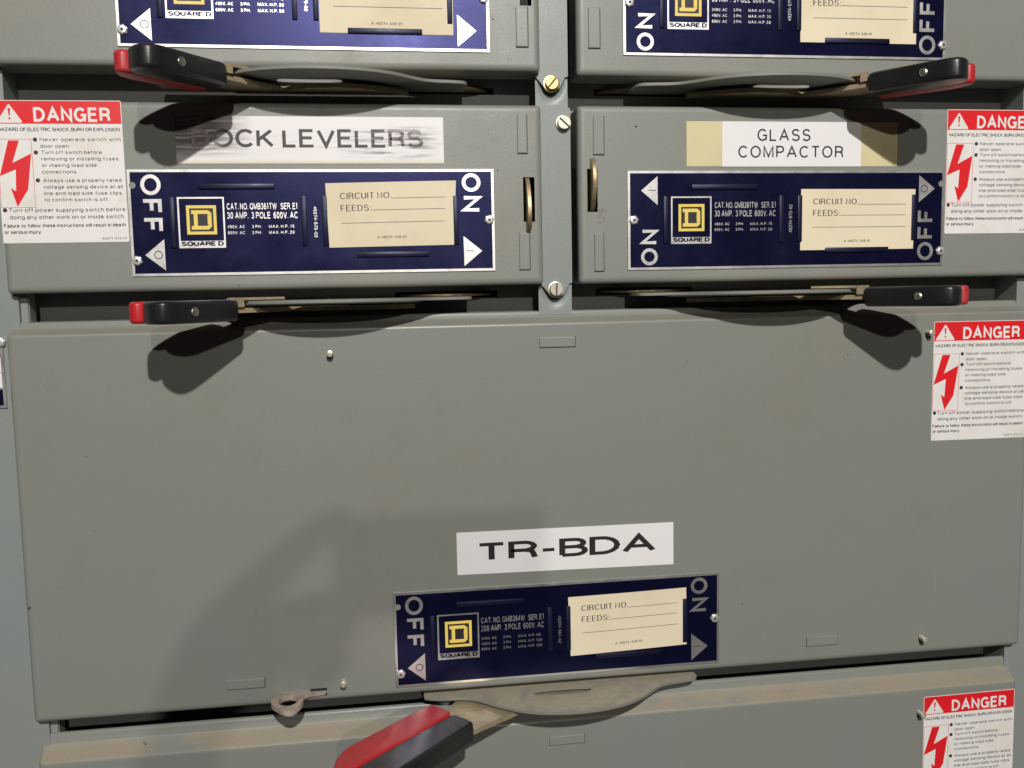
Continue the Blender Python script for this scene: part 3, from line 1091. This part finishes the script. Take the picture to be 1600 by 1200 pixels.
def screw(x, z, y, ang, mat, rw=.74, rh=.57):
    bm = bmesh.new()
    cyl_y(bm, 0, 0, rw, -.12, 0, 28, bev=.05)
    o = finish(bm, 'slotted_screw', mat, cab, (x - CO[0], y - CO[1], z - CO[2]), smooth=True)
    bm = bmesh.new()
    # head in two halves leaving a real screwdriver slot, above a solid core
    cyl_y(bm, 0, 0, rh, -.42, -.1, 28, bev=.05)
    w = .055
    for s in (1, -1):
        pts = []
        for k in range(0, 15):
            a = math.asin(w / rh) + (math.pi - 2 * math.asin(w / rh)) * k / 14
            pts.append((rh * .97 * math.cos(a), s * rh * .97 * math.sin(a)))
        prism(bm, pts, -.56, -.40, 'y', .03, 1)
    bmesh.ops.rotate(bm, verts=bm.verts[:], cent=(0, 0, 0), matrix=Matrix.Rotation(-ang, 3, 'Y'))
    finish(bm, 'screw_head', mat, o, smooth=True, angle=40)
    bm = bmesh.new()
    box(bm, -rh * .95, rh * .95, -.426, -.40, -w, w)
    bmesh.ops.rotate(bm, verts=bm.verts[:], cent=(0, 0, 0), matrix=Matrix.Rotation(-ang, 3, 'Y'))
    finish(bm, 'screw_slot', M['groove'], o)


screw(26.80, 22.95, .95, math.radians(50), M['brass'])
screw(27.82, 19.62, .95, math.radians(-42), M['zinc'], .70, .58)
screw(26.92, 5.24, .95, math.radians(88), M['zinc'], .72, .58)

# ------------------------------------------------------------------ SWITCH UNITS
GR = 'switch units stacked in the switchboard'


def unit(label, x0, x1, z0, z1, **kw):
    org = ((x0 + x1) / 2, z0)
    u = thing('switch_unit', label, 'switch unit', (org[0], 0, org[1]), GR)
    cover(u, org, x0, x1, z0, z1, **kw)
    return u, org


hA = (24.03, 25.03, 11.1, 14.9)
hB = (29.68, 30.6, 11.9, 15.6)
dy = 18.07
# top left
ul, o_ul = unit('grey switch cover at the top left, blue nameplate cut off by the upper edge', -18.3, 25.72, 23.77, 39.07, mat=M['paint'], holes=((24.03, 25.03, 11.1 + dy, 14.9 + dy),))
nameplate(ul, o_ul, (-8.6, 33.92), 'A', ('CAT. NO. QMB362TW  SER. E1', '60 AMP.  3 POLE  600V. AC'),
          (('240V. AC', '3 PH.', 'MAX. H.P. 15'), ('480V. AC', '3 PH.', 'MAX. H.P. 30'), ('600V. AC', '3 PH.', 'MAX. H.P. 50')), '40274-579-02')
knockouts(ul, o_ul, [(23.6, 24.72, 25.72, 29.1)])
handle(ul, o_ul, -8.51, 4.62 + dy + .03, 'small', 1)
card((-8.6, 33.92), [(15.95, -1.7), (26.95, -1.65), (26.93, -7.33), (15.95, -7.3)], 'cream card in the top left nameplate, its upper half outside the picture')
# top right
ur, o_ur = unit('grey switch cover at the top right with ON at the left of its cut-off nameplate', 28.93, 72.7, 23.5, 39.07, mat=M['paint'], holes=((29.68, 30.6, 11.9 + dy, 15.6 + dy),))
nameplate(ur, o_ur, (32.96, 33.88), 'B', ('CAT. NO. QMB362TW  SER. E1', '60 AMP.  3 POLE  600V. AC'),
          (('240V. AC', '3 PH.', 'MAX. H.P. 15'), ('480V. AC', '3 PH.', 'MAX. H.P. 30'), ('600V. AC', '3 PH.', 'MAX. H.P. 50')), '40274-579-02')
knockouts(ur, o_ur, [(29.86, 30.98, 25.72, 29.18)])
handle(ur, o_ur, 62.05, 4.62 + dy + .03, 'small', -1)
card((32.96, 33.88), [(16.1, -1.7), (27.12, -1.7), (27.1, -7.3), (16.1, -7.3)], 'cream card with FEEDS printed on it in the top right nameplate')
# middle left
ml, o_ml = unit('grey switch cover under the DOCK LEVELERS label, middle row left', -18.3, 25.72, 5.72, 21.0, mat=M['paint'], holes=(hA,))
nameplate(ml, o_ml, (-8.51, 15.60), 'A', ('CAT. NO. QMB361TW   SER. E1', '30 AMP.  3 POLE  600V. AC'),
          (('480V. AC', '3 PH.', 'MAX. H.P. 15'), ('600V. AC', '3 PH.', 'MAX. H.P. 20')), '40274-575-02')
knockouts(ml, o_ml, [(23.54, 24.48, 16.86, 20.22), (23.54, 24.56, 6.95, 10.25)])
handle(ml, o_ml, -8.51, 4.65, 'small', 1)
blade(ml, 24.42, 11.0, o_ml, [(1.2, -.6), (1.2, 4.1), (.05, 3.95), (-.6, 3.0), (-1.1, 1.6), (-1.1, .2), (-.7, -.6), (.2, -1.0)], .38)
card((-8.51, 15.60), [(15.8, -1.18), (26.74, -.98), (26.44, -6.39), (15.96, -6.51)], 'cream card bulging in the nameplate under DOCK LEVELERS', .07)
# middle right
mr, o_mr = unit('grey switch cover under the GLASS COMPACTOR label, middle row right', 28.93, 72.7, 5.68, 21.0, mat=M['paint'], holes=(hB,))
nameplate(mr, o_mr, (33.24, 15.44), 'B', ('CAT. NO. QMB361TW   SER. E1', '30 AMP.  3 POLE  600V. AC'),
          (('480V. AC', '3 PH.', 'MAX. H.P. 15'), ('600V. AC', '3 PH.', 'MAX. H.P. 20')), '40274-575-02')
knockouts(mr, o_mr, [(30.19, 31.24, 16.76, 20.1), (30.21, 31.14, 6.7, 10.1)])
handle(mr, o_mr, 62.05, 4.65, 'small', -1)
blade(mr, 30.12, 12.3, o_mr, [(1.2, -.3), (1.2, 3.7), (.0, 4.3), (-.7, 4.0), (-1.15, 2.8), (-1.1, 1.4), (-.5, .1), (.1, -.4)], .38)
card((33.24, 15.44), [(16.06, -1.66), (27.12, -1.71), (27.0, -7.10), (16.02, -7.11)], 'cream card lying flat in the nameplate under GLASS COMPACTOR')
# big one
bg, o_bg = unit('large grey switch cover across the middle with the TR-BDA label', -18.67, 72.65, -30.45, 3.35, mat=M['paint_dust_light'], top=1.05)
nameplate(bg, o_bg, (11.75, -21.08), 'A', ('CAT. NO. QMB364W   SER. E1', '200 AMP.  3 POLE  600V. AC'),
          (('240V. AC', '3 PH.', 'MAX. H.P. 60'), ('480V. AC', '3 PH.', 'MAX. H.P. 125'), ('600V. AC', '3 PH.', 'MAX. H.P. 150')), '40274-964-02')
knockouts(bg, o_bg, [(25.18, 28.48, .14, 1.12), (50.35, 53.52, -28.92, -27.86), (-2.8, .5, -28.8, -27.86)])
handle(bg, o_bg, 11.75, -31.06, 'big', 1)
card((11.75, -21.08), [(15.7, -1.42), (26.79, -1.22), (26.83, -6.63), (15.87, -6.93)], 'cream card in the nameplate below the TR-BDA label', .06)
for sx_, sz_ in ((7.15, .2), (62.0, .55), (7.2, -28.8), (62.1, -28.85)):
    stud(bg, o_bg, sx_, sz_, .85)
# padlock lug with its eye, pushed through a double slot
bm = bmesh.new()
outer = smooth_loop([(1.0, -1.7), (1.15, -.4), (1.9, .0), (3.1, .0), (3.75, -.6), (3.85, -1.6), (3.6, -2.8), (2.75, -3.75), (2.0, -3.2)], 2)
inner = [(2.55 + .82 * (a - 2.5) / max(1e-6, math.hypot(a - 2.5, b + 1.5)), -1.5 + 1.02 * (b + 1.5) / max(1e-6, math.hypot(a - 2.5, b + 1.5))) for a, b in outer]
ring_prism(bm, outer, inner, -.22, .2, 'z')
prism(bm, [(2.6, -.15), (3.5, -.9), (4.3, -.3), (5.6, -.05), (5.6, .4), (3.0, .4)], -.16, .14, 'z')
finish(bm, 'padlock_lug', M['lug'], bg, (0 - o_bg[0], 0, -29.72 - o_bg[1]), smooth=True)
bm = bmesh.new()
for zz in (-29.38, -29.85):
    box(bm, 4.3 - o_bg[0], 5.75 - o_bg[0], -.03, .02, zz - o_bg[1] - .11, zz - o_bg[1] + .11)
finish(bm, 'lug_slot_shade', M['dark'], bg)  # slots are not cut: dark bars on the face paint their shade
# bottom one
bt, o_bt = unit('grey switch cover at the bottom with a tan dusty top edge', -18.6, 72.5, -67.0, -32.1, mat=M['paint_dust'], top=2.0, depth=1.7)
knockouts(bt, o_bt, [(25.5, 28.88, -36.43, -35.5)])
stud(bt, o_bt, 62.1, -36.4, .85)

# neighbouring section on the left: only the edge of its nameplate shows
nb = thing('nameplate', 'edge of a blue and white nameplate at the left border', 'nameplate', (-30.3, 1.2, -3.65))
bm = bmesh.new(); box(bm, -18, 11.0, -.12, .02, 0, 5.8, .03, 1); finish(bm, 'plate', M['alu'], nb)
bm = bmesh.new(); rect(bm, -17.8, 10.75, .24, 1.55, -.128); finish(bm, 'blue_field', M['navy'], nb)
bm = bmesh.new(); rect(bm, -17.8, 10.75, 1.7, 2.9, -.128); rect(bm, -17.8, 10.75, 2.96, 4.2, -.128); finish(bm, 'white_field', M['whitelabel'], nb)
link('rivet', shared('rivet', rivet_mesh), nb, (10.85, -.1, 5.45))

# ------------------------------------------------------------------ local marks: chips and a brown scuff
def chips(unit_, org, spots, name='paint_chip', mat='chip'):
    for (x, z, r) in spots:
        bm_ = bmesh.new()
        n = 7
        pts = [(r * random.uniform(.5, 1.2) * math.cos(2 * math.pi * i / n), r * random.uniform(.4, 1.0) * math.sin(2 * math.pi * i / n)) for i in range(n)]
        flat(bm_, pts, -.003)
        finish(bm_, name, M[mat], unit_, (x - org[0], 0, z - org[1]))


M['chip'] = plain('chipped_primer', (0.055, 0.05, 0.042), 0.7)
M['scuff'] = plain('brown_scuff', (0.19, 0.165, 0.115), 0.6)
def W_(px, py):
    'photograph pixel to the plane of the covers'
    d = Q.transposed() @ Vector(((px - 800) / F_PX, (py - 600) / F_PX, 1))
    p_ = CAM - d * (CAM.y / d.y)
    return p_.x, p_.z


for u_, o_, px in ((mr, o_mr, ((994, 198, .16), (955, 220, .05), (1012, 178, .03))), (ml, o_ml, ((763, 210, .06), (778, 266, .08), (785, 400, .06), (650, 437, .05), (374, 446, .07), (758, 402, .04))),
                   (bg, o_bg, ((1160, 944, .09), (1073, 564, .07), (1325, 554, .08), (1320, 561, .06), (74, 610, .05), (148, 830, .06), (46, 950, .16), (400, 955, .05), (440, 730, .05), (1375, 640, .04), (900, 640, .05), (310, 545, .06), (1240, 510, .06), (640, 700, .04))),
                   (ul, o_ul, ((795, 92, .07), (770, 30, .10))), (bt, o_bt, ((1060, 1113, .08), (1035, 1113, .06), (225, 1160, .1)))):
    chips(u_, o_, [(*W_(a_, b_), r_) for a_, b_, r_ in px])
chips(mr, o_mr, [(*W_(940 + random.uniform(-7, 7), 338 + random.uniform(-12, 10)), random.uniform(.05, .14)) for _ in range(16)], 'rub_mark', 'scuff')

# ------------------------------------------------------------------ DANGER STICKERS
LINES = [("HAZARD OF ELECTRIC SHOCK, BURN OR EXPLOSION", .2, 9.45, -2.42, -2.13, .012),
         ("Never operate switch with", 3.3, 9.46, -3.20, -2.91, 0), ("door open.", 3.3, 5.53, -3.72, -3.43, 0),
         ("Turn off switch before", 3.33, 7.95, -4.21, -3.92, 0), ("removing or installing fuses", 3.31, 9.19, -4.72, -4.43, 0),
         ("or making load side", 3.31, 7.51, -5.23, -4.94, 0), ("connections.", 3.3, 5.98, -5.75, -5.46, 0),
         ("Always use a properly rated", 3.33, 9.33, -6.43, -6.13, 0), ("voltage sensing device at all", 3.32, 9.4, -6.94, -6.64, 0),
         ("line and load side fuse clips", 3.34, 9.3, -7.45, -7.15, 0), ("to confirm switch is off.", 3.33, 8.25, -7.96, -7.66, 0),
         ("Turn off power supplying switch before", .57, 9.5, -8.78, -8.46, 0), ("doing any other work on or inside switch.", .6, 9.41, -9.34, -9.02, 0),
         ("Failure to follow these instructions will result in death", .13, 9.45, -10.0, -9.7, .013), ("or serious injury.", .15, 2.97, -10.5, -10.2, .013),
         ("40271-212-01", 7.54, 9.5, -11.04, -10.84, 0)]


def danger_parts():
    LW, LH = 9.652, 11.235
    P = {}
    bm = bmesh.new()
    r = .12
    pts = []
    for cx, cz, a0 in ((LW - r, -r, 0), (r, -r, 90), (r, -LH + r, 180), (LW - r, -LH + r, 270)):
        for k in range(4):
            a = math.radians(a0 + 30 * k)
            pts.append((cx + r * math.cos(a), cz + r * math.sin(a)))
    prism(bm, pts, -.02, .0, 'y')
    P['sticker_sheet'] = finish(bm, 'sticker_sheet', M['sticker'])
    y = -.024
    bm = bmesh.new()
    e = .05
    flat(bm, [(e, -e - .05), (e + .06, -e), (LW - e - .06, -e), (LW - e, -e - .05), (LW - e, -1.83), (e, -1.83)][::-1], y)
    P['red_header'] = finish(bm, 'red_header', M['red'])
    bm = bmesh.new()
    flat(bm, [(1.1, -.33), (1.2, -.33), (2.08, -1.66), (2.0, -1.76), (.28, -1.76), (.2, -1.66)], y - .004)
    text(bm, 'DANGER', 2.95, -1.68, 8.78, -.54, y - .004, 0, .19, .32, .95)
    P['white_lettering'] = finish(bm, 'white_lettering', M['sticker'])
    bm = bmesh.new()
    frame_rect(bm, .05, 2.66, -8.42, -3.02, .035, y)
    b = [(0.92, -3.13), (1.73, -3.13), (1.12, -4.89), (2.58, -4.15), (1.87, -6.95), (2.16, -6.98), (1.28, -8.34), (.86, -6.85), (1.24, -7.12), (1.34, -5.4), (0.10, -5.92)]
    flat(bm, b, y - .003)
    flat(bm, [(1.05, -.62), (1.25, -.62), (1.2, -1.2), (1.1, -1.2)], y - .008)
    disc(bm, 1.15, -1.42, .09, y - .008, 12)
    bmesh.ops.triangulate(bm, faces=[f for f in bm.faces if len(f.verts) > 4])
    P['lightning_bolt'] = finish(bm, 'lightning_bolt', M['red'])
    bm = bmesh.new()
    for t, a, c, zb, zt, bo in LINES:
        text(bm, t, a, zb, c, zt, y, 0, .18 if bo else .15, .23)
    for cx, cz in ((2.94, -3.07), (2.94, -4.08), (2.94, -6.27), (.3, -8.61)):
        disc(bm, cx, cz, .17, y, 16)
    P['black_lettering'] = finish(bm, 'black_lettering', M['stickerink'])
    out = {k: o.data for k, o in P.items()}
    for o in P.values():
        bpy.data.objects.remove(o)
    return out


M['stickerink'] = plain('sticker_ink', (0.03, 0.027, 0.035), 0.5)
DP = danger_parts()
for (x, z, a, lab) in ((-18.28, 20.99, .0027, 'red and white danger sticker left of the DOCK LEVELERS label'),
                       (63.42, 20.90, -.0014, 'red and white danger sticker right of the GLASS COMPACTOR label'),
                       (62.64, 1.55, -.0051, 'red and white danger sticker on the large cover with the TR-BDA label'),
                       (62.57, -34.89, .0052, 'red and white danger sticker on the dusty bottom cover, cut off below')):
    t = thing('danger_sticker', lab, 'warning sticker', (x, -.012, z), 'danger stickers on the switch covers')
    t.rotation_euler = (0, -a, 0)
    for k, me in DP.items():
        link(k, me, t)

# ------------------------------------------------------------------ NAME LABELS
t = thing('name_label', 'scuffed white label printed DOCK LEVELERS above the left nameplate', 'label', (-4.54, -.012, 19.88), 'printed name labels on the covers')
bm = bmesh.new(); box(bm, 0, 21.82, -.035, 0, -3.84, 0, .012, 1); finish(bm, 'label_paper', M['dock_paper'], t)
bm = bmesh.new(); text(bm, 'DOCK LEVELERS', 1.25, -2.53, 20.1, -1.03, -.042, 0, .165, .25, 1.15); finish(bm, 'lettering', M['dock_ink'], t)

t = thing('name_label', 'white GLASS COMPACTOR label taped over a longer yellowed strip', 'label', (38.64, -.012, 19.70), 'printed name labels on the covers')
bm = bmesh.new(); box(bm, 0, 19.92, -.03, 0, -3.91, 0, .012, 1); finish(bm, 'yellowed_strip', M['yellowed'], t)
bm = bmesh.new(); box(bm, 3.26, 16.4, -.055, -.025, -3.93, .0, .012, 1); finish(bm, 'label_paper', M['whitelabel'], t)
bm = bmesh.new()
text(bm, 'GLASS', 6.52, -1.70, 11.53, -.62, -.062, 0, .135, .34)
text(bm, 'COMPACTOR', 4.75, -3.16, 14.67, -2.10, -.062, 0, .135, .34)
finish(bm, 'lettering', M['blackink'], t)

t = thing('name_label', 'white TR-BDA label in bold wide capitals on the large cover', 'label', (17.5, -.012, -16.0), 'printed name labels on the covers')
bm = bmesh.new()
prism(bm, [(0, 0), (19.87, -.13), (19.87, -4.08), (.0, -3.85)], -.035, 0, 'y', .012, 1)
finish(bm, 'label_paper', M['whitelabel'], t)
bm = bmesh.new(); text(bm, 'TR-BDA', 1.75, -2.75, 18.2, -1.06, -.042, 0, .18, .20, 1.8); finish(bm, 'lettering', M['blackink'], t)


# ------------------------------------------------------------------ THE PHOTOGRAPHER'S HAND AND PHONE
# they stand just behind the camera; only their soft shadow on the large cover is in the picture
M['skin'] = plain('skin', (0.50, 0.30, 0.21), 0.5, var=0.1)
M['glass'] = plain('phone_glass', (0.015, 0.015, 0.018), 0.1)
ph = thing('smartphone', 'dark smartphone held level just behind the camera, outside the picture', 'phone', (17.9, -84.5, 8.9))
bm = bmesh.new(); box(bm, -8.2, 8.2, -.4, .4, -4.0, 4.0, .35, 3); finish(bm, 'phone_body', M['blackplastic'], ph, smooth=True)
bm = bmesh.new(); box(bm, -7.9, 7.9, -.44, -.38, -3.7, 3.7); finish(bm, 'screen', M['glass'], ph)
pe = thing('person', 'raised left hand and forearm holding a phone behind the camera, outside the picture', 'person', (-2, -86, -42))
PO = Vector((-2, -86, -42))
V, E, Rr = [], [], []


def chain(pts, rad, start=None):
    prev = start
    for p, r in zip(pts, rad):
        V.append((Vector(p) - PO) * S)
        Rr.append(r * S)
        if prev is not None:
            E.append((prev, len(V) - 1))
        prev = len(V) - 1
    return prev


wrist = chain([(-2, -90, -42), (-3.6, -89, -26), (-3.4, -88, -12), (-2.6, -87, -2.5)], [4.8, 4.5, 3.9, 3.3])
palm = chain([(-.3, -86.5, 1.8), (.8, -86.5, 5.1)], [3.2, 2.8], wrist)
chain([(2.9, -86, 7.2), (6.2, -86, 10.2), (9.0, -85.8, 12.4), (11.3, -85.4, 13.6)], [1.7, 1.5, 1.25, .7], palm)
chain([(4.0, -86.6, 5.6), (7.6, -86.8, 6.6), (10.4, -86.2, 6.9), (12.6, -85.6, 6.8)], [1.5, 1.35, 1.2, 1.0], palm)
chain([(4.2, -87.2, 4.0), (6.8, -88.0, 4.2), (9.4, -87.4, 4.6), (11.6, -86.2, 4.9)], [1.4, 1.25, 1.1, .9], palm)
chain([(3.8, -87.6, 2.4), (5.8, -88.6, 1.9), (8.2, -88.2, 2.2), (10.2, -87.0, 2.8)], [1.3, 1.15, 1.0, .8], palm)
chain([(2.2, -85.6, .2), (5.2, -84.6, -.6), (8.4, -84.2, .6), (10.8, -84.2, 2.4)], [1.7, 1.5, 1.3, 1.0], wrist)
me = bpy.data.meshes.new('hand_and_forearm')
me.from_pydata(V, E, [])
me.materials.append(M['skin'])
ho = link('hand_and_forearm', me, pe)
sk = ho.modifiers.new('skin', 'SKIN')
sk.use_smooth_shade = True
for i, r in enumerate(Rr):
    me.skin_vertices[0].data[i].radius = (r, r)
    me.skin_vertices[0].data[i].use_root = (i == 0)
sb = ho.modifiers.new('subdivision', 'SUBSURF')
sb.levels = sb.render_levels = 2
